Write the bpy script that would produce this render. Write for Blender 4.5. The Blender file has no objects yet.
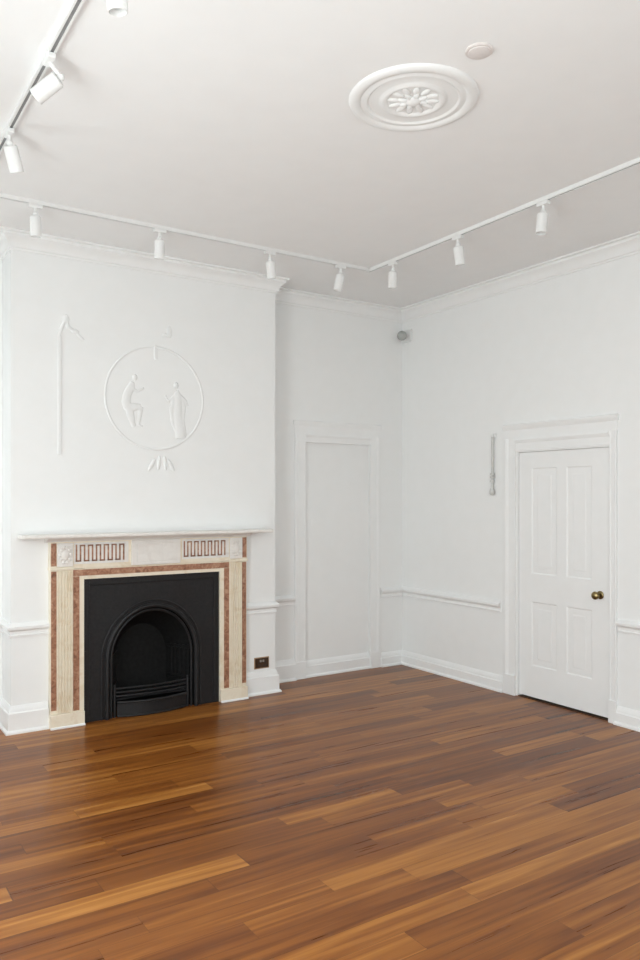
import bpy, bmesh, math, random
from mathutils import Vector, Matrix
random.seed(7)
PI = math.pi
S = bpy.context.scene
COL = S.collection

# ------------------------------------------------------------------ camera
YAW = 0.5818
cam_data = bpy.data.cameras.new('camera')
cam_data.sensor_fit = 'AUTO'
cam_data.sensor_width = 36.0
cam_data.lens = 772.2 * 36.0 / 960.0
cam_data.shift_y = 17.48 / 960.0
cam_data.clip_start = 0.05
cam = bpy.data.objects.new('camera', cam_data)
cam.location = (-4.7564, -5.789, 1.6)
cam.rotation_euler = (PI / 2, 0, -YAW)
COL.objects.link(cam)
S.camera = cam

# ------------------------------------------------------------------ exposure, sky
S.view_settings.view_transform = 'Standard'
S.view_settings.look = 'None'
S.view_settings.gamma = 1.0
S.view_settings.use_curve_mapping = False
S.view_settings.exposure = 0.03

SKY = (0.925, 1.0, 1.02)              # open sky
GROUND_GLOW = (0.93, 1.0, 1.01)           # glow below the horizon, added to lift the ceiling
SKY_STRENGTH = 8.0
GROUND_GAIN = 0.90
world = bpy.data.worlds.new('world')
S.world = world
world.use_nodes = True
bg = world.node_tree.nodes['Background']
wn_, wk_ = world.node_tree.nodes, world.node_tree.links
wtc = wn_.new('ShaderNodeTexCoord')
wsp = wn_.new('ShaderNodeSeparateXYZ')
wk_.new(wtc.outputs['Generated'], wsp.inputs[0])
wmr = wn_.new('ShaderNodeMapRange')
wmr.inputs['From Min'].default_value = -0.08
wmr.inputs['From Max'].default_value = 0.08
wk_.new(wsp.outputs['Z'], wmr.inputs['Value'])
wmx = wn_.new('ShaderNodeMix')
wmx.data_type = 'RGBA'
wmx.inputs['A'].default_value = (*[c * GROUND_GAIN for c in GROUND_GLOW], 1)
wmx.inputs['B'].default_value = (*SKY, 1)
wk_.new(wmr.outputs['Result'], wmx.inputs['Factor'])
wk_.new(wmx.outputs['Result'], bg.inputs['Color'])
bg.inputs['Strength'].default_value = SKY_STRENGTH

# room: x to the right along the fireplace wall, y into the picture, corner of the two walls at the origin
XL, YR, H = -5.22, -6.25, 3.40
WT = 0.14                                     # wall thickness
BX0, BX1, BY = -3.630, -1.566, -0.265         # chimney breast
FC = -2.622                                   # centre line of the fireplace
# daylight openings: (wall, along0, along1, z0, z1)
WINDOWS = [('left', -1.25, -0.72, 0.30, 3.05), ('left', -4.20, -2.75, 0.02, 2.85),
           ('rear', -4.40, -3.00, 0.30, 3.00)]


def portal(name, loc, rot, sx, sy):
    L = bpy.data.lights.new(name, 'AREA')
    L.shape = 'RECTANGLE'
    L.size, L.size_y = sx, sy
    L.cycles.is_portal = True
    o = bpy.data.objects.new(name, L)
    o.location, o.rotation_euler = loc, rot
    COL.objects.link(o)


for w, a0, a1, z0, z1 in WINDOWS:
    if w == 'left':
        portal('daylight_portal', (XL - WT - 0.02, (a0 + a1) / 2, (z0 + z1) / 2), (0, -PI / 2, 0), z1 - z0, a1 - a0)
    else:
        portal('daylight_portal', ((a0 + a1) / 2, YR - WT - 0.02, (z0 + z1) / 2), (PI / 2, 0, 0), a1 - a0, z1 - z0)


# ------------------------------------------------------------------ materials
def mat(name, color, rough=0.5, metal=0.0, spec=0.5, coat=0.0):
    m = bpy.data.materials.new(name)
    m.use_nodes = True
    b = m.node_tree.nodes['Principled BSDF']
    b.inputs['Base Color'].default_value = (*color, 1)
    b.inputs['Roughness'].default_value = rough
    b.inputs['Metallic'].default_value = metal
    b.inputs['Specular IOR Level'].default_value = spec
    b.inputs['Coat Weight'].default_value = coat
    return m


def noise_mat(name, stops, scale=20.0, detail=6.0, rough=0.5, metal=0.0, spec=0.5, bump=0.0, stretch=(1, 1, 1), distort=0.0):
    """colour ramp over noise in object space, and the same noise as a fine bump"""
    m = mat(name, stops[0][1], rough, metal, spec)
    nt = m.node_tree
    N, K = nt.nodes, nt.links
    b = N['Principled BSDF']
    tc = N.new('ShaderNodeTexCoord')
    mp = N.new('ShaderNodeMapping')
    mp.inputs['Scale'].default_value = stretch
    K.new(tc.outputs['Object'], mp.inputs['Vector'])
    nz = N.new('ShaderNodeTexNoise')
    nz.inputs['Scale'].default_value = scale
    nz.inputs['Detail'].default_value = detail
    nz.inputs['Distortion'].default_value = distort
    K.new(mp.outputs['Vector'], nz.inputs['Vector'])
    r = N.new('ShaderNodeValToRGB')
    e = r.color_ramp.elements
    while len(e) < len(stops):
        e.new(0.5)
    for i, (p, c) in enumerate(stops):
        e[i].position = p
        e[i].color = (*c, 1)
    K.new(nz.outputs['Fac'], r.inputs['Fac'])
    K.new(r.outputs['Color'], b.inputs['Base Color'])
    if bump:
        bp = N.new('ShaderNodeBump')
        bp.inputs['Strength'].default_value = bump
        bp.inputs['Distance'].default_value = 0.002
        K.new(nz.outputs['Fac'], bp.inputs['Height'])
        K.new(bp.outputs['Normal'], b.inputs['Normal'])
    return m


W = (0.83, 0.83, 0.82)
M = {}
M['wall'] = noise_mat('wall_paint', [(0.3, (0.890, 0.894, 0.886)), (0.7, (0.905, 0.908, 0.902))], 9, 4, 0.55, spec=0.3, bump=0.05)
M['ceiling'] = noise_mat('ceiling_paint', [(0.3, (0.890, 0.890, 0.887)), (0.7, (0.905, 0.904, 0.900))], 7, 4, 0.8, spec=0.2, bump=0.05)
M['trim'] = noise_mat('trim_gloss_paint', [(0.3, (0.895, 0.897, 0.890)), (0.7, (0.91, 0.911, 0.906))], 12, 3, 0.35, spec=0.4)
M['plaster'] = noise_mat('relief_plaster', [(0.3, (0.86, 0.862, 0.855)), (0.7, (0.875, 0.877, 0.87))], 30, 4, 0.6, spec=0.3)
M['lamp'] = noise_mat('white_powder_coat', [(0.3, (0.83, 0.83, 0.82)), (0.7, (0.85, 0.85, 0.84))], 60, 2, 0.4)
M['slot'] = noise_mat('grey_track_slot', [(0.3, (0.22, 0.22, 0.22)), (0.7, (0.26, 0.26, 0.26))], 60, 2, 0.5)
M['lens'] = noise_mat('lamp_glass', [(0.3, (0.45, 0.45, 0.44)), (0.7, (0.52, 0.52, 0.50))], 60, 2, 0.2)
M['cream'] = noise_mat('cream_marble', [(0.30, (0.78, 0.66, 0.49)), (0.52, (0.87, 0.79, 0.65)), (0.75, (0.83, 0.73, 0.58))], 9, 8, 0.3, distort=1.2)
M['white_marble'] = noise_mat('white_marble', [(0.30, (0.77, 0.73, 0.69)), (0.55, (0.84, 0.81, 0.77)), (0.75, (0.81, 0.77, 0.73))], 8, 8, 0.3, distort=1.5)
M['red'] = noise_mat('red_marble', [(0.28, (0.20, 0.085, 0.048)), (0.46, (0.35, 0.165, 0.098)), (0.60, (0.45, 0.24, 0.15)), (0.74, (0.60, 0.40, 0.27))], 26, 9, 0.3, distort=1.0)
M['iron'] = noise_mat('black_cast_iron', [(0.3, (0.008, 0.008, 0.009)), (0.7, (0.016, 0.015, 0.016))], 60, 6, 0.5, spec=0.34, bump=0.25)
M['soot'] = noise_mat('sooted_iron', [(0.3, (0.006, 0.006, 0.006)), (0.7, (0.012, 0.012, 0.012))], 40, 6, 0.65, spec=0.14, bump=0.3)
M['brass'] = noise_mat('aged_brass', [(0.3, (0.20, 0.15, 0.07)), (0.7, (0.32, 0.25, 0.12))], 40, 4, 0.3, metal=1.0)
M['bronze'] = noise_mat('bronze_plate', [(0.3, (0.075, 0.045, 0.028)), (0.7, (0.10, 0.062, 0.04))], 40, 4, 0.35, metal=0.6)
M['bronze_edge'] = noise_mat('bronze_edge', [(0.3, (0.42, 0.27, 0.15)), (0.7, (0.48, 0.32, 0.19))], 40, 4, 0.35, metal=0.6)
M['black_plastic'] = noise_mat('black_plastic', [(0.3, (0.02, 0.02, 0.02)), (0.7, (0.03, 0.03, 0.03))], 40, 4, 0.4)
M['switch'] = noise_mat('grey_switch', [(0.3, (0.28, 0.25, 0.22)), (0.7, (0.34, 0.31, 0.28))], 40, 4, 0.4)
M['grey_plastic'] = noise_mat('grey_plastic', [(0.3, (0.40, 0.41, 0.39)), (0.7, (0.45, 0.46, 0.44))], 40, 4, 0.35)
M['grey_metal'] = noise_mat('dull_grey_metal', [(0.3, (0.60, 0.60, 0.58)), (0.7, (0.67, 0.67, 0.65))], 40, 4, 0.45)
M['dark_gap'] = noise_mat('door_gap_shade', [(0.3, (0.05, 0.025, 0.013)), (0.7, (0.08, 0.04, 0.02))], 40, 4, 0.5)  # shade under the door leaf, put into the colour
M['detector'] = noise_mat('detector_plastic', [(0.3, (0.72, 0.67, 0.65)), (0.7, (0.75, 0.70, 0.68))], 40, 4, 0.5)


def glass_mat():
    m = bpy.data.materials.new('window_glass')
    m.use_nodes = True
    nt = m.node_tree
    N, K = nt.nodes, nt.links
    N.clear()
    out = N.new('ShaderNodeOutputMaterial')
    mix = N.new('ShaderNodeMixShader')
    mix.inputs[0].default_value = 0.05
    t = N.new('ShaderNodeBsdfTransparent')
    g = N.new('ShaderNodeBsdfGlossy')
    g.inputs['Roughness'].default_value = 0.02
    K.new(t.outputs[0], mix.inputs[1])
    K.new(g.outputs[0], mix.inputs[2])
    K.new(mix.outputs[0], out.inputs[0])
    return m


M['glass'] = glass_mat()


def floor_mat():
    m = mat('timber_floor', (0.3, 0.15, 0.06), 0.3, spec=0.24)
    nt = m.node_tree
    N, K = nt.nodes, nt.links
    b = N['Principled BSDF']

    def math_(op, a, c=None, d=None):
        n = N.new('ShaderNodeMath')
        n.operation = op
        for i, v in enumerate((a, c, d)):
            if v is None:
                continue
            if isinstance(v, (int, float)):
                n.inputs[i].default_value = v
            else:
                K.new(v, n.inputs[i])
        return n.outputs[0]

    tc = N.new('ShaderNodeTexCoord')
    sp = N.new('ShaderNodeSeparateXYZ')
    K.new(tc.outputs['Object'], sp.inputs[0])
    X, Y = sp.outputs[0], sp.outputs[1]
    BW = 0.128
    v = math_('DIVIDE', Y, BW)
    row = math_('FLOOR', v)
    fv = math_('FRACT', v)
    wr = N.new('ShaderNodeTexWhiteNoise')
    wr.noise_dimensions = '1D'
    K.new(row, wr.inputs['W'])
    rnd = wr.outputs['Value']
    length = math_('MULTIPLY_ADD', rnd, 0.7, 1.0)        # each row has its own board length
    shift = math_('MULTIPLY', rnd, 37.7)
    u = math_('ADD', math_('DIVIDE', X, length), shift)
    # uneven ends: wobble the coordinate by a slow sine so that boards differ in length within a row
    wob = math_('MULTIPLY', math_('SINE', math_('MULTIPLY_ADD', u, 2.3, math_('MULTIPLY', rnd, 50.0))), 0.28)
    u2 = math_('ADD', u, wob)
    cell = math_('FLOOR', u2)
    fu = math_('FRACT', u2)
    cb = N.new('ShaderNodeCombineXYZ')
    K.new(row, cb.inputs[0])
    K.new(cell, cb.inputs[1])
    wn = N.new('ShaderNodeTexWhiteNoise')
    wn.noise_dimensions = '2D'
    K.new(cb.outputs[0], wn.inputs['Vector'])
    pid = wn.outputs['Value']
    wn2 = N.new('ShaderNodeTexWhiteNoise')
    wn2.noise_dimensions = '3D'
    K.new(cb.outputs[0], wn2.inputs['Vector'])
    # grain: noise stretched along the board, moved per board
    gx = math_('MULTIPLY_ADD', X, 0.9, math_('MULTIPLY', pid, 91.0))
    gy = math_('MULTIPLY_ADD', Y, 22.0, math_('MULTIPLY', pid, 57.0))
    gv = N.new('ShaderNodeCombineXYZ')
    K.new(gx, gv.inputs[0])
    K.new(gy, gv.inputs[1])
    g1 = N.new('ShaderNodeTexNoise')
    g1.inputs['Scale'].default_value = 1.0
    g1.inputs['Detail'].default_value = 5
    g1.inputs['Distortion'].default_value = 0.6
    K.new(gv.outputs[0], g1.inputs['Vector'])
    g2v = N.new('ShaderNodeCombineXYZ')
    K.new(math_('MULTIPLY', gx, 4.0), g2v.inputs[0])
    K.new(math_('MULTIPLY', gy, 5.0), g2v.inputs[1])
    g2 = N.new('ShaderNodeTexNoise')
    g2.inputs['Scale'].default_value = 1.0
    g2.inputs['Detail'].default_value = 3
    K.new(g2v.outputs[0], g2.inputs['Vector'])
    tone = math_('ADD', math_('MULTIPLY', pid, 0.46),
                 math_('ADD', math_('MULTIPLY_ADD', g1.outputs['Fac'], 1.25, -0.40), math_('MULTIPLY_ADD', g2.outputs['Fac'], 0.16, -0.08)))
    r = N.new('ShaderNodeValToRGB')
    e = r.color_ramp.elements
    stops = [(0.0, (0.085, 0.022, 0.004)), (0.25, (0.155, 0.046, 0.008)), (0.5, (0.250, 0.083, 0.014)), (0.75, (0.385, 0.152, 0.029)), (1.0, (0.530, 0.245, 0.064))]
    while len(e) < len(stops):
        e.new(0.5)
    for i, (p, c) in enumerate(stops):
        e[i].position = p
        e[i].color = (*c, 1)
    K.new(tone, r.inputs['Fac'])
    # seams
    ev = math_('MULTIPLY', math_('MINIMUM', fv, math_('SUBTRACT', 1.0, fv)), BW)
    eu = math_('MULTIPLY', math_('MINIMUM', fu, math_('SUBTRACT', 1.0, fu)), length)
    edge = math_('MINIMUM', ev, eu)
    seam = math_('LESS_THAN', edge, 0.0009)
    mix = N.new('ShaderNodeMix')
    mix.data_type = 'RGBA'
    mix.inputs['B'].default_value = (0.06, 0.02, 0.008, 1)
    K.new(math_('MULTIPLY', seam, 0.7), mix.inputs['Factor'])
    K.new(r.outputs['Color'], mix.inputs['A'])
    K.new(mix.outputs['Result'], b.inputs['Base Color'])
    K.new(math_('MULTIPLY_ADD', g1.outputs['Fac'], 0.10, 0.24), b.inputs['Roughness'])
    bp = N.new('ShaderNodeBump')
    bp.inputs['Strength'].default_value = 0.08
    bp.inputs['Distance'].default_value = 0.001
    K.new(g1.outputs['Fac'], bp.inputs['Height'])
    K.new(bp.outputs['Normal'], b.inputs['Normal'])
    return m


M['floor'] = floor_mat()


# ------------------------------------------------------------------ mesh helpers
class MB:
    def __init__(self):
        self.bm = bmesh.new()

    def box(self, x0, x1, y0, y1, z0, z1):
        v = [self.bm.verts.new((x, y, z)) for x in (x0, x1) for y in (y0, y1) for z in (z0, z1)]
        for f in ((0, 1, 3, 2), (4, 6, 7, 5), (0, 4, 5, 1), (2, 3, 7, 6), (0, 2, 6, 4), (1, 5, 7, 3)):
            self.bm.faces.new([v[i] for i in f])
        return self

    def frustum(self, r0, r1):
        """two rectangles (lists of four points) joined into a solid"""
        a = [self.bm.verts.new(p) for p in r0]
        b = [self.bm.verts.new(p) for p in r1]
        n = len(a)
        self.bm.faces.new(a)
        self.bm.faces.new(b[::-1])
        for i in range(n):
            self.bm.faces.new([a[i], a[(i + 1) % n], b[(i + 1) % n], b[i]])
        return self

    def prism(self, pts, fn0, fn1):
        """outline pts (u, v) placed by fn0 and fn1 at the two ends"""
        return self.frustum([fn0(*p) for p in pts], [fn1(*p) for p in pts])

    def lathe(self, prof, mtx, n=40):
        """prof: (radius, height) pairs, turned about local z of mtx"""
        rings = []
        for r, h in prof:
            if r < 1e-6:
                rings.append([self.bm.verts.new(mtx @ Vector((0, 0, h)))])
            else:
                rings.append([self.bm.verts.new(mtx @ Vector((r * math.cos(2 * PI * i / n), r * math.sin(2 * PI * i / n), h))) for i in range(n)])
        for a, b in zip(rings, rings[1:]):
            for i in range(n):
                j = (i + 1) % n
                if len(a) == 1 and len(b) == 1:
                    continue
                if len(a) == 1:
                    self.bm.faces.new([a[0], b[j], b[i]])
                elif len(b) == 1:
                    self.bm.faces.new([a[i], a[j], b[0]])
                else:
                    self.bm.faces.new([a[i], a[j], b[j], b[i]])
        for k in (0, -1):
            if len(rings[k]) > 1:
                self.bm.faces.new(rings[k] if k == 0 else rings[k][::-1])
        return self

    def tube(self, pts, r, n=10, closed=False, flat=None):
        """round bar along pts; r a number or one per point; flat = (axis vector, factor) squashes it"""
        P = [Vector(p) for p in pts]
        m = len(P)
        R = r if isinstance(r, (list, tuple)) else [r] * m
        rings = []
        ref = None
        for i, p in enumerate(P):
            if closed:
                t = (P[(i + 1) % m] - P[i - 1]).normalized()
            else:
                t = (P[min(i + 1, m - 1)] - P[max(i - 1, 0)]).normalized()
            if ref is None:
                ref = Vector((0, 0, 1)) if abs(t.z) < 0.9 else Vector((0, 1, 0))
            a = (ref - t * ref.dot(t)).normalized()
            ref = a
            b = t.cross(a)
            ring = []
            for k in range(n):
                w = 2 * PI * k / n
                o = (a * math.cos(w) + b * math.sin(w)) * R[i]
                if flat:
                    ax = Vector(flat[0])
                    o -= ax * o.dot(ax) * (1 - flat[1])
                ring.append(self.bm.verts.new(p + o))
            rings.append(ring)
        pairs = list(zip(rings, rings[1:])) + ([(rings[-1], rings[0])] if closed else [])
        for a, b in pairs:
            for k in range(n):
                self.bm.faces.new([a[k], a[(k + 1) % n], b[(k + 1) % n], b[k]])
        if not closed:
            self.bm.faces.new(rings[0][::-1])
            self.bm.faces.new(rings[-1])
        return self

    def ball(self, c, rx, ry, rz, n=16, m=10, rot=None):
        mt = Matrix.Translation(c)
        if rot is not None:
            mt = mt @ rot
        mt = mt @ Matrix.Diagonal((rx, ry, rz, 1))
        bmesh.ops.create_uvsphere(self.bm, u_segments=n, v_segments=m, radius=1.0, matrix=mt)
        return self

    def sweep(self, path, prof, closed=False):
        """profile (out, z) run along a plan path with mitred corners; out is to the left of travel"""
        P = [Vector((p[0], p[1])) for p in path]
        n = len(P)
        rings = []
        for i in range(n):
            def nrm(a, b):
                d = (b - a).normalized()
                return Vector((-d.y, d.x))
            prev = nrm(P[i - 1], P[i]) if (closed or i > 0) else None
            nxt = nrm(P[i], P[(i + 1) % n]) if (closed or i < n - 1) else None
            if prev is None:
                mv = nxt
            elif nxt is None:
                mv = prev
            else:
                mv = (prev + nxt) / (1 + prev.dot(nxt))
            rings.append([self.bm.verts.new((P[i].x + mv.x * d, P[i].y + mv.y * d, z)) for d, z in prof])
        k = len(prof)
        pairs = list(zip(rings, rings[1:])) + ([(rings[-1], rings[0])] if closed else [])
        for a, b in pairs:
            for j in range(k):
                self.bm.faces.new([a[j], a[(j + 1) % k], b[(j + 1) % k], b[j]])
        if not closed:
            self.bm.faces.new(rings[0])
            self.bm.faces.new(rings[-1][::-1])
        return self

    def build(self, name, m, parent=None, bevel=0.0, smooth=False, seg=2):
        bmesh.ops.recalc_face_normals(self.bm, faces=self.bm.faces[:])
        me = bpy.data.meshes.new(name)
        self.bm.to_mesh(me)
        self.bm.free()
        me.materials.append(M[m])
        o = bpy.data.objects.new(name, me)
        COL.objects.link(o)
        if smooth:
            for p in me.polygons:
                p.use_smooth = True
            try:
                me.set_sharp_from_angle(angle=math.radians(35))
            except Exception:
                pass
        if bevel:
            b = o.modifiers.new('bevel', 'BEVEL')
            b.width = bevel
            b.segments = seg
            b.limit_method = 'ANGLE'
            b.angle_limit = math.radians(40)
        if parent:
            o.parent = parent
            o.matrix_parent_inverse = Matrix.Translation(parent.location).inverted() if parent.type == 'EMPTY' else Matrix()
        return o


def struct(o):
    o['kind'] = 'structure'
    return o


def thing(name, loc, label, cat, group=None):
    o = bpy.data.objects.new(name, None)
    o.empty_display_size = 0.1
    COL.objects.link(o)
    o.location = loc
    return tag(o, label, cat, group)


def tag(o, label, cat, group=None):
    o['label'] = label
    o['category'] = cat
    if group:
        o['group'] = group
    return o


def axis_matrix(origin, d):
    """matrix whose local z points along d"""
    return Matrix.Translation(origin) @ Vector(d).to_track_quat('Z', 'Y').to_matrix().to_4x4()


# ------------------------------------------------------------------ room shell
struct(MB().box(XL - WT, WT, YR - WT, WT, -0.12, 0.0).build('floor', 'floor'))
struct(MB().box(XL - WT, WT, YR - WT, WT, H, H + 0.12).build('ceiling', 'ceiling'))

DY0, DY1, DZ = -2.325, -1.445, 1.975            # door opening in the right wall
b = MB()
b.box(0, WT, DY1, WT, 0, H).box(0, WT, YR, DY0, 0, H).box(0, WT, DY0, DY1, DZ, H).box(0.09, WT, DY0, DY1, 0, DZ)  # last box: unseen panel added behind the leaf to stop light leaking
struct(b.build('wall_right', 'wall'))

AX0, AX1, AZ = -1.105, -0.385, 2.09             # blocked doorway in the alcove
b = MB()
b.box(XL, AX0, 0, WT, 0, H).box(AX1, 0, 0, WT, 0, H).box(AX0, AX1, 0, WT, AZ, H).box(AX0, AX1, 0.03, WT, 0, AZ)
struct(b.build('wall_back', 'wall'))

OX0, OX1, OZ = FC - 0.532, FC + 0.532, 1.028    # hearth opening in the breast
b = MB()
b.box(BX0, OX0, BY, 0, 0, H).box(OX1, BX1, BY, 0, 0, H).box(OX0, OX1, BY, 0, OZ, H)
struct(b.build('wall_chimney_breast', 'wall'))


def window_wall(name, side):
    ws = sorted([w[1:] for w in WINDOWS if w[0] == side])
    lo, hi = (YR, WT) if side == 'left' else (XL - WT, WT)
    b = MB()

    def bx(a0, a1, z0, z1):
        if side == 'left':
            b.box(XL - WT, XL, a0, a1, z0, z1)
        else:
            b.box(a0, a1, YR - WT, YR, z0, z1)
    cur = lo
    for a0, a1, z0, z1 in ws:
        bx(cur, a0, 0, H)
        bx(a0, a1, 0, z0)
        bx(a0, a1, z1, H)
        cur = a1
    bx(cur, hi, 0, H)
    struct(b.build(name, 'wall'))


window_wall('wall_left', 'left')
window_wall('wall_rear', 'rear')


def sash_window(i, side, a0, a1, z0, z1):
    def bx(m, p0, p1, d0, d1, q0, q1):
        if side == 'left':
            m.box(XL - WT + d0, XL - WT + d1, p0, p1, q0, q1)
        else:
            m.box(p0, p1, YR - WT + d0, YR - WT + d1, q0, q1)
    zm = (z0 + z1) / 2
    m = MB()
    t = 0.05
    bx(m, a0, a0 + t, 0, 0.12, z0, z1)
    bx(m, a1 - t, a1, 0, 0.12, z0, z1)
    bx(m, a0 + t, a1 - t, 0, 0.12, z1 - t, z1)
    bx(m, a0 + t, a1 - t, 0, 0.12, z0, z0 + t)
    root = struct(m.build('window_%d' % i, 'trim'))
    for k, (q0, q1, d) in enumerate(((z0 + t, zm + 0.02, 0.06), (zm - 0.02, z1 - t, 0.02))):
        m = MB()
        s = 0.04
        bx(m, a0 + t, a0 + t + s, d, d + 0.035, q0, q1)
        bx(m, a1 - t - s, a1 - t, d, d + 0.035, q0, q1)
        bx(m, a0 + t + s, a1 - t - s, d, d + 0.035, q0, q0 + s)
        bx(m, a0 + t + s, a1 - t - s, d, d + 0.035, q1 - s, q1)
        sash = m.build('sash', 'trim', root)
        m = MB()
        bx(m, a0 + t + s, a1 - t - s, d + 0.015, d + 0.020, q0 + s, q1 - s)
        m.build('pane', 'glass', sash)


for i, (w, a0, a1, z0, z1) in enumerate(WINDOWS):
    sash_window(i + 1, w, a0, a1, z0, z1)

# cornice round the whole room and the breast
PER = [(0, YR), (0, 0), (BX1, 0), (BX1, BY), (BX0, BY), (BX0, 0), (XL, 0), (XL, YR)]
corn = [(0, H - 0.118), (0.010, H - 0.118), (0.012, H - 0.106), (0.020, H - 0.100), (0.026, H - 0.078), (0.040, H - 0.054),
        (0.060, H - 0.038), (0.066, H - 0.034), (0.068, H - 0.016), (0.086, H - 0.012), (0.086, H), (0, H)]
o = struct(MB().sweep(PER, corn, closed=True).build('trim_1', 'trim', smooth=True))

# skirting boards with a white bead at the foot
SK = [(0, 0), (0.040, 0), (0.040, 0.012), (0.030, 0.022), (0.026, 0.024)]


def skirt(h):
    return SK + [(0.026, h - 0.048), (0.018, h - 0.040), (0.017, h - 0.024), (0.011, h - 0.016), (0.008, h - 0.004), (0.004, h), (0, h)]


def board(name, path, h):
    struct(MB().sweep(path, skirt(h)).build(name, 'trim', smooth=True))


board('baseboard_right', [(0, DY1 + 0.125), (0, 0), (AX1 + 0.115, 0)], 0.13)
board('baseboard_right', [(0, YR), (0, DY0 - 0.055)], 0.13)
board('baseboard_alcove', [(AX1, 0.03), (AX0, 0.03)], 0.145)
board('baseboard_alcove', [(AX0 - 0.115, 0), (BX1, 0), (BX1, BY), (FC + 0.762, BY)], 0.185)
board('baseboard_chimney', [(FC - 0.766, BY), (BX0, BY), (BX0, 0), (XL, 0), (XL, -2.74)], 0.185)
board('baseboard_rear', [(XL, -4.21), (XL, YR), (0, YR)], 0.185)

# dado rails
DADO = [(0, 0.652), (0.012, 0.652), (0.014, 0.664), (0.008, 0.668), (0.010, 0.688), (0.020, 0.698), (0.030, 0.704), (0.032, 0.722), (0.020, 0.728), (0.010, 0.742), (0, 0.744)]


def dado(path, n):
    struct(MB().sweep(path, DADO).build('trim_%d' % n, 'trim', smooth=True))


dado([(0, DY1 + 0.16), (0, 0), (AX1 + 0.12, 0)], 2)
dado([(0, YR), (0, DY0 - 0.066)], 3)
dado([(AX0 - 0.116, 0), (BX1, 0), (BX1, BY), (FC + 0.762, BY)], 4)
dado([(FC - 0.762, BY), (BX0, BY), (BX0, 0), (XL, 0), (XL, -0.60)], 5)


# doorcases: architrave profile across its width (from the opening outwards) and its depth from the wall
def doorcase(b, put, a0, a1, zt, w0, w1, wt, plinth, k=0.02):
    """put(a, d, z) -> point; a along the wall, d out of it. w0/w1 widths of the two legs, wt height of the head"""
    def leg(a_in, a_out, z0, z1):
        s = 1 if a_out > a_in else -1
        w = abs(a_out - a_in)
        pr = [(0, 0), (0, k * .55), (w * .12, k * .55), (w * .16, k * .45), (w * .62, k * .5), (w * .70, k * .75), (w * .86, k), (w, k * .9), (w, 0)]
        b.prism(pr, lambda u, d: put(a_in + s * u, d, z0), lambda u, d: put(a_in + s * u, d, z1))
    leg(a0, a0 - w0, plinth, zt + wt)
    leg(a1, a1 + w1, plinth, zt + wt)
    pr = [(0, 0), (0, k * .55), (wt * .12, k * .55), (wt * .16, k * .45), (wt * .62, k * .5), (wt * .70, k * .75), (wt * .86, k), (wt, k * .9), (wt, 0)]
    b.prism(pr, lambda u, d: put(a0, d, zt + u), lambda u, d: put(a1, d, zt + u))
    for (i, o_) in ((a0, a0 - w0 - 0.004), (a1, a1 + w1 + 0.004)):
        lo, hi = min(i, o_), max(i, o_)
        b.frustum([put(lo, 0, 0), put(hi, 0, 0), put(hi, k + .004, 0), put(lo, k + .004, 0)],
                  [put(lo, 0, plinth), put(hi, 0, plinth), put(hi, k + .004, plinth), put(lo, k + .004, plinth)])
    # frieze and cap
    lo, hi = a0 - w0, a1 + w1
    z = zt + wt
    b.frustum([put(lo, 0, z), put(hi, 0, z), put(hi, k * .4, z), put(lo, k * .4, z)],
              [put(lo, 0, z + .07), put(hi, 0, z + .07), put(hi, k * .4, z + .07), put(lo, k * .4, z + .07)])
    cp = [(0, z + .07), (k * .5, z + .07), (k * .8, z + .082), (k * 1.0, z + .090), (k * 1.2, z + .105), (k * 1.2, z + .112), (k * .4, z + .118), (0, z + .118)]
    b.prism(cp, lambda d, q: put(lo - 0.012, d, q), lambda d, q: put(hi + 0.012, d, q))


b = MB()
doorcase(b, lambda a, d, z: (a, -d, z), AX0, AX1, AZ, 0.112, 0.112, 0.075, 0.15, 0.013)
struct(b.build('trim_6', 'trim'))

# ------------------------------------------------------------------ door
door = bpy.data.objects.new('door_1', None)
COL.objects.link(door)
door.location = (0, (DY0 + DY1) / 2, 0)
door['kind'] = 'structure'
b = MB()
doorcase(b, lambda a, d, z: (-d, a, z), DY0, DY1, DZ, 0.06, 0.12, 0.10, 0.16)
b.build('door_frame', 'trim', door)
b = MB()                                        # lining
b.box(0.0, 0.09, DY1 - 0.012, DY1, 0, DZ).box(0.0, 0.09, DY0, DY0 + 0.012, 0, DZ).box(0.0, 0.09, DY0 + 0.012, DY1 - 0.012, DZ - 0.012, DZ)
b.build('door_lining', 'trim', door)
b = MB().box(0.004, 0.089, DY0 + 0.012, DY1 - 0.012, 0.0, 0.004)  # dark sheet standing in for the shadow under the door
b.build('gap_shade_strip', 'dark_gap', door)
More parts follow.
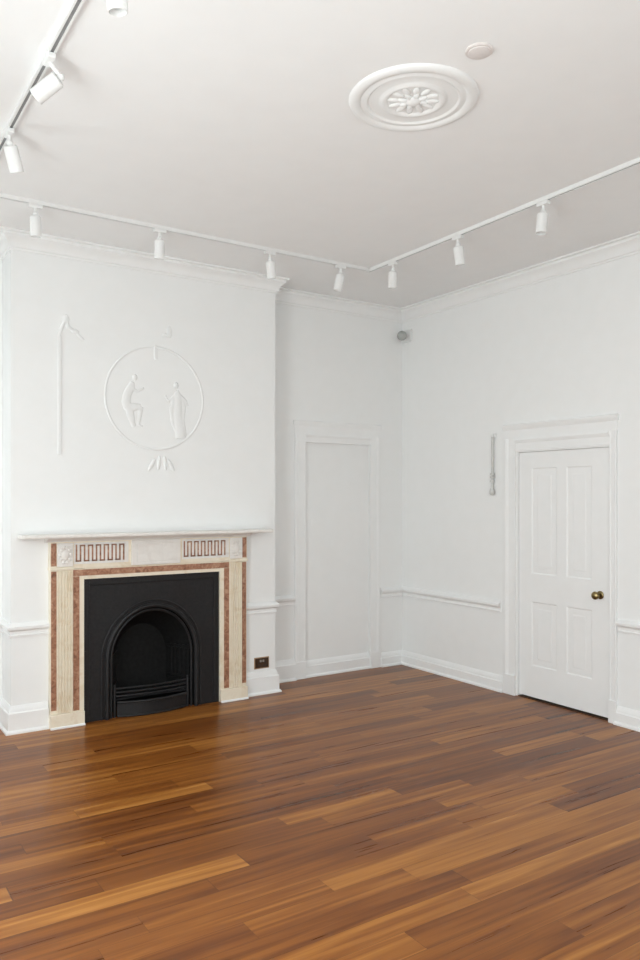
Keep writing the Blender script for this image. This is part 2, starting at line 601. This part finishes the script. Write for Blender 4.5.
# leaf with four sunk, fielded panels
ly0, ly1, lz0, lz1, lx = DY0 + 0.014, DY1 - 0.014, 0.016, DZ - 0.0135, 0.022
cols = [(-2.155, -1.925), (-1.835, -1.585)]
rows = [(0.265, 0.775), (0.995, 1.835)]
b = MB()
b.box(lx + 0.012, lx + 0.042, ly0, ly1, lz0, lz1)
ys = [ly0, cols[0][0], cols[0][1], cols[1][0], cols[1][1], ly1]
zs = [lz0, rows[0][0], rows[0][1], rows[1][0], rows[1][1], lz1]
for i in range(5):
    for j in range(5):
        if i in (1, 3) and j in (1, 3):
            y0, y1, z0, z1 = ys[i], ys[i + 1], zs[j], zs[j + 1]
            q = 0.010                            # ovolo round the panel
            R0 = [(lx, y0, z0), (lx, y1, z0), (lx, y1, z1), (lx, y0, z1)]
            R1 = [(lx + 0.005, y0 + q, z0 + q), (lx + 0.005, y1 - q, z0 + q), (lx + 0.005, y1 - q, z1 - q), (lx + 0.005, y0 + q, z1 - q)]
            a = [b.bm.verts.new(p) for p in R0]
            c = [b.bm.verts.new(p) for p in R1]
            for k in range(4):
                b.bm.faces.new([a[k], a[(k + 1) % 4], c[(k + 1) % 4], c[k]])
            b.bm.faces.new(c)
            g = 0.05                             # raised field
            b.frustum([(lx + 0.006, y0 + g, z0 + g), (lx + 0.006, y1 - g, z0 + g), (lx + 0.006, y1 - g, z1 - g), (lx + 0.006, y0 + g, z1 - g)],
                      [(lx + 0.003, y0 + g + .012, z0 + g + .012), (lx + 0.003, y1 - g - .012, z0 + g + .012),
                       (lx + 0.003, y1 - g - .012, z1 - g - .012), (lx + 0.003, y0 + g + .012, z1 - g - .012)])
        else:
            b.box(lx, lx + 0.013, ys[i], ys[i + 1], zs[j], zs[j + 1])
leaf = b.build('door_leaf', 'trim', door)
KY, KZ = -2.226, 0.892
mt = axis_matrix((lx, KY, KZ), (-1, 0, 0))
kn = MB().lathe([(0.010, 0.0), (0.009, 0.030), (0.014, 0.036), (0.026, 0.046), (0.030, 0.058), (0.027, 0.068), (0.015, 0.076), (0, 0.078)], mt, 28).build('door_knob', 'brass', leaf, smooth=True)
kn['label'] = 'aged brass door knob'
MB().lathe([(0.030, 0.0), (0.030, 0.003), (0.024, 0.008), (0.011, 0.010)], mt, 28).build('knob_rose', 'brass', leaf, smooth=True)

# ------------------------------------------------------------------ fireplace surround
fp = thing('fireplace_surround', (FC, BY, 0), 'cream and red marble fireplace surround with mantel shelf and wave-fret panels on the chimney breast', 'fireplace')


def mir(f):
    for s in (-1, 1):
        f(s)


def xr(s, h0, h1):
    a, c = FC + s * h0, FC + s * h1
    return min(a, c), max(a, c)


Y0 = BY
def foot(s):
    x0, x1 = xr(s, 0.529, 0.766)
    p = MB().box(x0, x1, -0.338, Y0, 0.0, 0.098).build('plinth', 'cream', fp, bevel=0.004)
    MB().prism([(-0.338, 0), (-0.348, 0), (-0.348, 0.008), (-0.338, 0.014)], lambda y, z: (x0, y, z), lambda y, z: (x1, y, z)).build('foot_bead', 'trim', p)


def jamb(s):
    x0, x1 = xr(s, 0.529, 0.762)
    j = MB().box(x0, x1, -0.318, Y0, 0.098, 1.098).build('jamb', 'cream', fp, bevel=0.002)
    # fluted pilaster
    a0, a1 = xr(s, 0.612, 0.716)
    n, w = 5, (a1 - a0)
    pitch = w / (n + 0.35)
    pts = [(a0, -0.3165), (a0, -0.329)]
    for k in range(n):
        c = a0 + pitch * (k + 0.675)
        r = pitch * 0.37
        for q in range(9):
            t = PI - PI * q / 8
            pts.append((c + r * math.cos(t), -0.329 + r * 1.6 * math.sin(t)))
    pts += [(a1, -0.329), (a1, -0.316)]
    MB().prism(pts, lambda x, y: (x, y, 0.100), lambda x, y: (x, y, 1.085)).build('fluted_pilaster', 'cream', fp)
    i0, i1 = xr(s, 0.721, 0.757)
    o = MB().box(i0, i1, -0.321, -0.312, 0.125, 1.086).build('red_inlay', 'red', j)
    o['label'] = 'red marble outer strip'
    i0, i1 = xr(s, 0.563, 0.606)
    o = MB().box(i0, i1, -0.321, -0.312, 0.105, 1.046).build('red_inlay', 'red', j)
    o['label'] = 'red marble inner strip'
    # capital line, block above with a small oval patera
    c0, c1 = xr(s, 0.604, 0.768)
    MB().box(c0, c1, -0.334, Y0, 1.094, 1.112).build('capital', 'cream', fp, bevel=0.003)
    b0, b1 = xr(s, 0.610, 0.718)
    blk = MB().box(b0, b1, -0.334, -0.310, 1.118, 1.282).build('corner_block', 'white_marble', fp, bevel=0.003)
    bx = (b0 + b1) / 2
    m = MB()
    m.ball((bx, -0.335, 1.200), 0.030, 0.010, 0.040)
    for k in range(10):
        t = 2 * PI * k / 10
        m.ball((bx + 0.036 * math.cos(t), -0.335, 1.200 + 0.052 * math.sin(t)), 0.012, 0.006, 0.014, 10, 6)
    m.build('patera', 'white_marble', blk, smooth=True)
    i0, i1 = xr(s, 0.722, 0.758)
    o = MB().box(i0, i1, -0.325, -0.312, 1.124, 1.282).build('red_inlay', 'red', fp)
    o['label'] = 'red marble strip beside the corner block'


mir(foot)
mir(jamb)
# lintel over the opening, with its red band
lin = MB().box(FC - 0.529, FC + 0.529, -0.318, Y0, 1.022, 1.100).build('lintel', 'cream', fp, bevel=0.002)
o = MB().box(FC - 0.606, FC + 0.606, -0.321, -0.314, 1.048, 1.092).build('red_inlay', 'red', lin)
o['label'] = 'red marble band over the opening'
fr = MB().box(FC - 0.764, FC + 0.764, -0.322, Y0, 1.100, 1.292).build('frieze', 'cream', fp, bevel=0.002)
# plain centre tablet
tb = MB().box(FC - 0.188, FC + 0.192, -0.336, -0.316, 1.106, 1.288).build('tablet', 'white_marble', fp, bevel=0.003)
MB().box(FC - 0.150, FC + 0.154, -0.3385, -0.330, 1.130, 1.262).build('tablet_panel', 'white_marble', tb, bevel=0.002)


def fret(s):
    """running square-wave inlay"""
    x0, x1 = xr(s, 0.222, 0.590)
    z0, z1 = 1.146, 1.268
    pan = MB().box(x0 - 0.012, x1 + 0.012, -0.326, -0.316, z0 - 0.014, z1 + 0.014).build('fret_panel', 'white_marble', fp)
    n = 6
    pitch = (x1 - x0) / (n + 0.5)
    pts = [(x0 + 0.004, z1 - 0.004), (x0 + 0.004, z0 + 0.008)]
    x = x0 + 0.004
    for k in range(n):
        pts += [(x + pitch * .5, z0 + 0.008), (x + pitch * .5, z1 - 0.006), (x + pitch, z1 - 0.006), (x + pitch, z0 + 0.008)]
        x += pitch
    pts = [p for i, p in enumerate(pts)]
    m = MB()
    w = 0.0052
    for (ax, az), (bx, bz) in zip(pts, pts[1:]):
        m.box(min(ax, bx) - w, max(ax, bx) + w, -0.3285, -0.3245, min(az, bz) - w, max(az, bz) + w)
    o = m.build('fret_inlay', 'red', pan)
    o['label'] = 'red meander line inlay'


mir(fret)
# mouldings and shelf
o = MB().prism([(Y0, 1.290), (-0.328, 1.290), (-0.334, 1.300), (-0.350, 1.304), (-0.358, 1.314), (-0.376, 1.316), (-0.376, 1.322), (Y0, 1.322)],
               lambda y, z: (FC - 0.79, y, z), lambda y, z: (FC + 0.79, y, z)).build('bed_moulding', 'white_marble', fp)
MB().box(FC - 0.970, FC + 0.946, -0.435, Y0, 1.322, 1.346).build('mantel_shelf', 'white_marble', fp, bevel=0.006, seg=3)

# ------------------------------------------------------------------ cast iron insert
fi = thing('fireplace_insert', (FC, -0.29, 0), 'black cast iron arched fireplace insert inside the marble surround', 'fireplace')
CX = FC - 0.01
PY = -0.292                                      # face of the plate
AH, AS, AT = 0.335, 0.42, 0.785                  # half width, springing and crown of the arch


def arch(hw, zs, zt, n=28, z0=0.0):
    pts = [(CX - hw, z0)]
    for i in range(n + 1):
        t = PI - PI * i / n
        pts.append((CX + hw * math.cos(t), zs + (zt - zs) * math.sin(t)))
    pts.append((CX + hw, z0))
    return pts


inner = arch(AH, AS, AT)
outer = []
L, R_, T = FC - 0.529, FC + 0.529, 1.022
for x, z in inner:
    dx, dz = x - CX, z - 0.30
    if z <= 0.001:
        outer.append((L if x < CX else R_, 0.0))
        continue
    k = 1e9
    if dx < -1e-6:
        k = min(k, (L - CX) / dx)
    if dx > 1e-6:
        k = min(k, (R_ - CX) / dx)
    if dz > 1e-6:
        k = min(k, (T - 0.30) / dz)
    outer.append((CX + dx * k, 0.30 + dz * k))
# snap the nearest points to the two top corners
for cxn in (L, R_):
    i = min(range(len(outer)), key=lambda q: (outer[q][0] - cxn) ** 2 + (outer[q][1] - T) ** 2)
    outer[i] = (cxn, T)
b = MB()
vf = [[b.bm.verts.new((x, y, z)) for x, z in pts] for pts, y in ((inner, PY), (outer, PY), (inner, PY + 0.02), (outer, PY + 0.02))]
for i in range(len(inner) - 1):
    b.bm.faces.new([vf[0][i], vf[0][i + 1], vf[1][i + 1], vf[1][i]])
    b.bm.faces.new([vf[2][i], vf[3][i], vf[3][i + 1], vf[2][i + 1]])
    b.bm.faces.new([vf[0][i], vf[2][i], vf[2][i + 1], vf[0][i + 1]])
    b.bm.faces.new([vf[1][i], vf[1][i + 1], vf[3][i + 1], vf[3][i]])
plate = b.build('register_plate', 'iron', fi)
b = MB()                                         # raised rim round the plate
for (x0, x1, z0, z1) in ((L, L + 0.045, 0, T), (R_ - 0.045, R_, 0, T), (L + 0.045, R_ - 0.045, T - 0.05, T)):
    b.box(x0, x1, PY - 0.008, PY + 0.004, z0, z1)
b.build('plate_rim', 'iron', fi, bevel=0.004)


def along(pts, y):
    return [(x, y, z) for x, z in pts]


MB().tube(along(arch(AH + 0.012, AS, AT + 0.012, 40), PY - 0.004), 0.017, 10).build('arch_moulding', 'iron', fi, smooth=True)
MB().tube(along(arch(AH + 0.052, AS, AT + 0.05, 40), PY - 0.001), 0.009, 8).build('arch_bead', 'iron', fi, smooth=True)
MB().tube(along(arch(AH - 0.022, AS, AT - 0.022, 40), PY + 0.012), 0.010, 8).build('arch_bead', 'iron', fi, smooth=True)
# splayed cheeks and the back
fr0 = arch(AH, AS, AT)
fr1 = arch(AH * 0.60, AS * 0.95, AT * 0.80)
b = MB()
a = [b.bm.verts.new((x, PY + 0.018, z)) for x, z in fr0]
c = [b.bm.verts.new((x, -0.045, z)) for x, z in fr1]
for i in range(len(a) - 1):
    b.bm.faces.new([a[i], a[i + 1], c[i + 1], c[i]])
b.bm.faces.new(c)
fire = b.build('firebox', 'soot', fi)
# ribs on the cheeks
for s in (-1, 1):
    b = MB()
    for k in range(5):
        t = 0.16 + 0.15 * k
        x = CX + s * (AH * (1 - t) + AH * 0.60 * t - 0.006)
        y = (PY + 0.018) * (1 - t) + (-0.045) * t
        b.tube([(x, y, 0.22), (x, y, 0.40), (x - s * 0.004, y, 0.46)], 0.010, 8)
    x = CX + s * (AH * 0.80 - 0.010)
    b.tube([(CX + s * (AH - 0.02), PY + 0.03, 0.215), (CX + s * (AH * .62), -0.06, 0.215)], 0.014, 8)
    b.tube([(CX + s * (AH - 0.02), PY + 0.03, 0.445), (CX + s * (AH * .62), -0.06, 0.445)], 0.012, 8)
    b.build('cheek_ribs', 'soot', fire, smooth=True)

def bow(hw, y0, sag, n=16):
    return [(CX + hw * (2 * i / n - 1), y0 - sag * (1 - (2 * i / n - 1) ** 2)) for i in range(n + 1)]


gr = MB().box(CX - 0.27, CX + 0.27, -0.262, -0.070, 0.118, 0.130).build('grate', 'iron', fi)
for k, z in enumerate((0.150, 0.178, 0.206)):
    MB().tube([(x, y, z) for x, y in bow(0.275, -0.270, 0.035)], 0.0075, 8).build('fire_bar', 'iron', gr, smooth=True)
for s in (-1, 1):
    MB().tube([(CX + s * 0.285, -0.272, 0.0), (CX + s * 0.285, -0.272, 0.20), (CX + s * 0.285, -0.272, 0.235)], [0.011, 0.011, 0.006], 10).build('grate_post', 'iron', gr, smooth=True)
# bowed ash cover standing on the floor in front of the grate
b = MB()
out, inn = bow(0.27, -0.288, 0.060), bow(0.27, -0.274, 0.056)
pts = out + inn[::-1]
b.prism(pts, lambda x, y: (x, y, 0.0), lambda x, y: (x, y, 0.105))
cov = b.build('ash_cover', 'iron', fi, smooth=True)
MB().tube([(x, y - 0.001, 0.108) for x, y in out], 0.010, 8).build('ash_cover_rim', 'iron', cov, smooth=True)
MB().tube([(x, y - 0.001, 0.010) for x, y in out], 0.009, 8).build('ash_cover_rim', 'iron', cov, smooth=True)

# ------------------------------------------------------------------ socket beside the fireplace
SX0, SX1, SZ0, SZ1 = -1.764, -1.626, 0.206, 0.299
so = thing('power_socket', ((SX0 + SX1) / 2, BY, SZ0), 'dark bronze double power socket low on the wall right of the fireplace', 'power socket')
MB().box(SX0, SX1, BY - 0.006, BY, SZ0, SZ1).build('face_plate', 'bronze_edge', so, bevel=0.003)
ins = MB().box(SX0 + 0.008, SX1 - 0.008, BY - 0.0085, BY - 0.004, SZ0 + 0.008, SZ1 - 0.008).build('insert', 'bronze', so, bevel=0.001)
for cx_ in (SX0 + 0.038, SX1 - 0.038):
    b = MB()
    for dx, dz, w, h in ((0, 0.012, 0.004, 0.009), (-0.011, -0.012, 0.007, 0.004), (0.011, -0.012, 0.007, 0.004)):
        b.box(cx_ + dx - w, cx_ + dx + w, BY - 0.0092, BY - 0.007, 0.244 + dz - h, 0.244 + dz + h)
    b.build('pin_slots', 'black_plastic', ins)
for cx_ in ((SX0 + SX1) / 2 - 0.012, (SX0 + SX1) / 2 + 0.012):
    MB().box(cx_ - 0.008, cx_ + 0.008, BY - 0.013, BY - 0.007, 0.260, 0.278).build('rocker_switch', 'switch', ins, bevel=0.001)

# ------------------------------------------------------------------ plaster relief on the breast
re_ = thing('plaster_relief', (-2.6, BY, 2.3), 'white plaster wall relief with a round figure medallion high above the mantel shelf', 'wall relief')
RX, RZ, RR = -2.60, 2.345, 0.385
FL = ((0, 1, 0), 0.7)
MB().tube([(RX + RR * math.cos(2 * PI * i / 64), BY - 0.001, RZ + RR * math.sin(2 * PI * i / 64)) for i in range(64)], 0.0085, 10, closed=True, flat=((0, 1, 0), 0.6)).build('medallion_ring', 'plaster', re_, smooth=True)


def figure(bars, head):
    """draped figure in low relief, one mesh: bars are (points (x, z), radii), head is (x, z)"""
    m = MB()
    fl = ((0, 1, 0), 0.30)
    for pts, rad in bars:
        m.tube([(x, BY, z) for x, z in pts], rad, 12, flat=fl)
    m.ball((head[0], BY, head[1]), 0.021, 0.012, 0.026)
    o = m.build('relief_figure', 'plaster', re_, smooth=True)
    r = o.modifiers.new('remesh', 'REMESH')
    r.mode = 'VOXEL'
    r.voxel_size = 0.005
    r.use_smooth_shade = True
    q = o.modifiers.new('smooth', 'SMOOTH')
    q.factor = 0.6
    q.iterations = 5
    return o


figure([([(-2.775, 2.455), (-2.79, 2.42), (-2.82, 2.36), (-2.83, 2.30), (-2.815, 2.255)], [0.016, 0.030, 0.034, 0.036, 0.034]),
        ([(-2.815, 2.265), (-2.765, 2.27), (-2.715, 2.275)], [0.034, 0.030, 0.022]),
        ([(-2.715, 2.275), (-2.725, 2.21), (-2.735, 2.14), (-2.70, 2.125)], [0.022, 0.019, 0.013, 0.011]),
        ([(-2.805, 2.255), (-2.79, 2.19), (-2.77, 2.12)], [0.034, 0.028, 0.018]),
        ([(-2.79, 2.41), (-2.745, 2.385), (-2.69, 2.415)], [0.018, 0.014, 0.010])], (-2.762, 2.488))
figure([([(-2.43, 2.42), (-2.425, 2.38), (-2.42, 2.31), (-2.425, 2.23), (-2.41, 2.13), (-2.40, 2.05)], [0.015, 0.032, 0.034, 0.038, 0.040, 0.046]),
        ([(-2.455, 2.37), (-2.475, 2.27), (-2.465, 2.17), (-2.43, 2.08)], [0.016, 0.020, 0.016, 0.012]),
        ([(-2.395, 2.37), (-2.375, 2.29), (-2.385, 2.19), (-2.36, 2.07)], [0.016, 0.020, 0.018, 0.014]),
        ([(-2.45, 2.375), (-2.50, 2.33), (-2.525, 2.375)], [0.016, 0.013, 0.010]),
        ([(-2.40, 2.375), (-2.36, 2.345), (-2.34, 2.30)], [0.016, 0.013, 0.010])], (-2.437, 2.455))
MB().box(-2.615, -2.590, BY - 0.010, BY, 2.635, 2.745).build('hanging_stem', 'plaster', re_, bevel=0.004)
MB().box(-3.322, -3.296, BY - 0.010, BY, 1.90, 2.735).build('side_pendant', 'plaster', re_, bevel=0.005)
m = MB()
m.tube([(-3.31, BY, 2.735), (-3.29, BY, 2.80), (-3.265, BY, 2.86), (-3.245, BY, 2.80), (-3.20, BY, 2.775), (-3.14, BY, 2.72)], [0.010, 0.014, 0.016, 0.014, 0.012, 0.010], 10, flat=FL)
m.ball((-3.265, BY, 2.855), 0.025, 0.014, 0.035)
m.ball((-3.20, BY, 2.775), 0.028, 0.012, 0.018)
m.build('bow_knot', 'plaster', re_, smooth=True)
m = MB()
m.ball((-2.49, BY, 2.855), 0.022, 0.010, 0.045)
m.ball((-2.52, BY, 2.825), 0.030, 0.008, 0.018)
m.build('leaf_sprig', 'plaster', re_, smooth=True)
m = MB()
for dx, dz, a in ((-0.075, 0.0, 0.5), (-0.02, 0.015, 0.1), (0.03, 0.015, -0.1), (0.075, 0.0, -0.5)):
    m.ball((-2.555 + dx, BY, 1.845 + dz), 0.016, 0.012, 0.055, rot=Matrix.Rotation(a, 4, 'Y'))
m.build('leaf_sprig', 'plaster', re_, smooth=True)

# ------------------------------------------------------------------ ceiling rose
RCX, RCY = -2.486, -3.104
cr = thing('ceiling_rose', (RCX, RCY, H), 'large round white plaster ceiling rose with ringed mouldings and leafy centre', 'ceiling rose')
mt = Matrix.Translation((RCX, RCY, H)) @ Matrix.Rotation(PI, 4, 'X')
MB().lathe([(0.292, 0.0), (0.290, 0.006), (0.282, 0.014), (0.264, 0.018), (0.246, 0.014), (0.238, 0.008), (0.230, 0.008), (0.222, 0.012), (0.210, 0.012),
            (0.200, 0.005), (0.160, 0.005), (0.150, 0.007), (0.142, 0.013), (0.130, 0.015), (0.120, 0.011), (0.114, 0.005), (0.0, 0.005)], mt, 72).build('moulded_disc', 'plaster', cr, smooth=True)
m = MB()
for k in range(12):
    a = 2 * PI * k / 12
    c = mt @ Vector((0.086 * math.cos(a), 0.086 * math.sin(a), 0.006))
    m.ball(c, 0.034, 0.015, 0.008, 12, 8, rot=Matrix.Rotation(-a, 4, 'Z'))
for k in range(8):
    a = 2 * PI * (k + .5) / 8
    c = mt @ Vector((0.048 * math.cos(a), 0.048 * math.sin(a), 0.008))
    m.ball(c, 0.024, 0.013, 0.010, 12, 8, rot=Matrix.Rotation(-a, 4, 'Z'))
m.build('acanthus_leaves', 'plaster', cr, smooth=True)
MB().lathe([(0.034, 0.003), (0.034, 0.014), (0.026, 0.020), (0.014, 0.025), (0, 0.026)], mt, 28).build('centre_boss', 'plaster', cr, smooth=True)

# smoke detector
DX, DYY = -2.513, -3.545
sd = thing('smoke_detector', (DX, DYY, H), 'small pale round smoke detector on the ceiling beside the rose', 'smoke detector')
mt = Matrix.Translation((DX, DYY, H)) @ Matrix.Rotation(PI, 4, 'X')
MB().lathe([(0.056, 0.0), (0.056, 0.006), (0.052, 0.009), (0.0, 0.009)], mt, 36).build('base', 'detector', sd, smooth=True)
MB().lathe([(0.046, 0.007), (0.044, 0.013), (0.034, 0.017), (0.0, 0.018)], mt, 36).build('cover', 'detector', sd, smooth=True)

# ------------------------------------------------------------------ lighting tracks
TXR, TYB, TXL = -1.086, -0.928, -3.957           # centre lines
TW, TH = 0.016, 0.024                            # half width, height


def track(label, a, c, ax):
    """a lidless channel run from a to c along axis ax"""
    t = thing('light_track', ((a[0] + c[0]) / 2, (a[1] + c[1]) / 2, H), label, 'light track', 'white lighting tracks on the ceiling')
    m, s = MB(), MB()
    z0, z1 = H - TH, H

    def bx(mm, o0, o1, q0, q1, e0=0, e1=0):
        if ax == 'x':
            mm.box(a[0] + e0, c[0] + e1, a[1] + o0, a[1] + o1, q0, q1)
        else:
            mm.box(a[0] + o0, a[0] + o1, a[1] + e0, c[1] + e1, q0, q1)
    bx(m, -TW, -0.007, z0, z1)
    bx(m, 0.007, TW, z0, z1)
    bx(m, -0.007, 0.007, z1 - 0.008, z1)
    ch = m.build('channel', 'lamp', t)
    bx(s, -0.007, 0.007, z0 + 0.004, z1 - 0.008, 0.002, -0.002)
    o = s.build('contact_slot', 'slot', t)
    o['label'] = 'dark grey slot along the underside'
    e = MB()
    bx(e, -TW - .001, TW + .001, z0 - .001, z1)
    e.bm.free()
    for end, d in ((a, -1), (c, 1)):
        k = MB()
        if ax == 'x':
            x = end[0]
            k.box(min(x, x + d * 0.012), max(x, x + d * 0.012), a[1] - TW, a[1] + TW, z0, z1)
        else:
            y = end[1]
            k.box(a[0] - TW, a[0] + TW, min(y, y + d * 0.012), max(y, y + d * 0.012), z0, z1)
        k.build('end_cap', 'lamp', t, bevel=0.002)
    return t


track('long white lighting track running in front of the fireplace wall', (-3.92, TYB), (TXR - 0.035, TYB), 'x')
track('white lighting track running beside the door wall towards the right edge', (TXR, -5.4), (TXR, TYB + 0.02), 'y')
track('white lighting track with dark slot at the upper left of the ceiling', (TXL, -5.4), (TXL, TYB + 0.02), 'y')


def spot(x, y, run, d, label, off=(0, 0)):
    """adapter in the track, short stem, tilting cylinder head pointing along d"""
    t = thing('track_spotlight', (x, y, H - TH), label, 'spotlight', 'white spotlights on the ceiling tracks')
    z = H - TH
    m = MB()
    l, w = 0.042, 0.0155
    if run == 'x':
        m.box(x - l, x + l, y - w, y + w, z - 0.022, z)
    else:
        m.box(x - w, x + w, y - l, y + l, z - 0.022, z)
    m.build('adapter', 'lamp', t, bevel=0.003)
    d = Vector(d).normalized()
    piv = Vector((x + off[0], y + off[1], z - 0.058))
    m = MB()
    m.tube([(x, y, z - 0.020), (x + off[0] * .4, y + off[1] * .4, z - 0.038), piv], 0.009, 12)
    m.ball(piv, 0.016, 0.016, 0.016)
    m.build('swivel_stem', 'lamp', t, smooth=True)
    mt = axis_matrix(piv + d * 0.012, d)
    R = 0.0335
    hd = MB().lathe([(0.0, 0.0), (R - 0.006, 0.0), (R, 0.006), (R, 0.120), (R - 0.004, 0.122), (R - 0.006, 0.100), (0.0, 0.094)], mt, 32).build('lamp_head', 'lamp', t, smooth=True)
    o = MB().lathe([(0.0, 0.095), (R - 0.008, 0.0955), (R - 0.009, 0.102), (0.0, 0.106)], mt, 32).build('lens', 'lens', hd, smooth=True)
    return t


B = TYB
spot(-3.625, B, 'x', (0.04, 0.10, -1), 'white spotlight on the fireplace-wall track above the left end of the chimney breast')
spot(-2.830, B, 'x', (0.02, 0.14, -1), 'white spotlight on the fireplace-wall track above the plaster medallion')
spot(-1.990, B, 'x', (0.16, 0.10, -1), 'white spotlight on the fireplace-wall track above the right side of the mantel')
spot(-1.370, B, 'x', (-0.14, 0.10, -1), 'white spotlight on the fireplace-wall track in front of the alcove')
spot(TXR, -1.215, 'y', (0.03, 0.10, -1), 'white spotlight on the door-wall track nearest the corner of the room')
spot(TXR, -1.915, 'y', (0.16, -0.02, -1), 'white spotlight in the middle of the door-wall track, tilted sideways')
spot(TXR, -2.650, 'y', (-0.10, 0.04, -1), 'white spotlight on the door-wall track nearest the right edge of the photo')
spot(TXL, -1.835, 'y', (0.35, 0.30, -1), 'white spotlight on the slotted track at the left edge of the photo')
spot(TXL, -2.590, 'y', (-0.62, 0.55, -0.55), 'white spotlight on the slotted track, tipped back towards the left wall', off=(0.05, 0.02))
spot(TXL, -3.330, 'y', (0.12, 0.10, -1), 'white spotlight on the slotted track at the top edge of the photo', off=(0.02, 0))

# ------------------------------------------------------------------ corner sensor
se = thing('security_sensor', (0, -0.08, 3.10), 'grey domed security sensor high in the corner beside the alcove', 'security sensor')
MB().box(-0.016, 0.0, -0.150, -0.035, 3.080, 3.200).build('wall_bracket', 'lamp', se, bevel=0.006)
MB().tube([(-0.014, -0.09, 3.140), (-0.055, -0.085, 3.140)], 0.018, 14).build('neck', 'lamp', se, smooth=True)
hd = MB().lathe([(0, -0.02), (0.036, -0.02), (0.043, -0.010), (0.043, 0.022), (0.038, 0.034), (0.026, 0.048), (0.0, 0.054)], axis_matrix((-0.072, -0.085, 3.137), (-0.6, -0.8, -0.25)), 28).build('sensor_dome', 'grey_plastic', se, smooth=True)
hd['label'] = 'grey plastic dome'
MB().lathe([(0.0445, -0.004), (0.0445, 0.004), (0.042, 0.005)], axis_matrix((-0.072, -0.085, 3.137), (-0.6, -0.8, -0.25)), 28).build('dark_band', 'black_plastic', hd, smooth=True)

# ------------------------------------------------------------------ hanging pull beside the door
PYY = -1.203
bp_ = thing('bell_pull', (-0.02, PYY, 1.62), 'slender grey hanging pull with ringed end on the wall left of the door', 'bell pull')
m = MB()
m.box(-0.010, 0, PYY - 0.026, PYY + 0.026, 2.095, 2.135)
m.box(-0.030, -0.010, PYY - 0.012, PYY + 0.012, 2.105, 2.125)
m.build('wall_mount', 'lamp', bp_, bevel=0.003)
MB().tube([(-0.020, PYY, 2.106), (-0.020, PYY, 1.80)], 0.0115, 12).build('rod', 'grey_metal', bp_, smooth=True)
for z in (1.795, 1.768, 1.735):
    MB().lathe([(0.010, -0.010), (0.021, -0.006), (0.021, 0.006), (0.010, 0.010)], Matrix.Translation((-0.022, PYY, z)), 24).build('collar', 'grey_metal', bp_, smooth=True)
MB().lathe([(0.0, 1.618), (0.014, 1.620), (0.022, 1.632), (0.024, 1.650), (0.018, 1.668), (0.011, 1.682), (0.010, 1.73), (0.012, 1.80), (0, 1.80)], Matrix.Translation((-0.024, PYY, 0)), 24).build('handle', 'grey_metal', bp_, smooth=True)
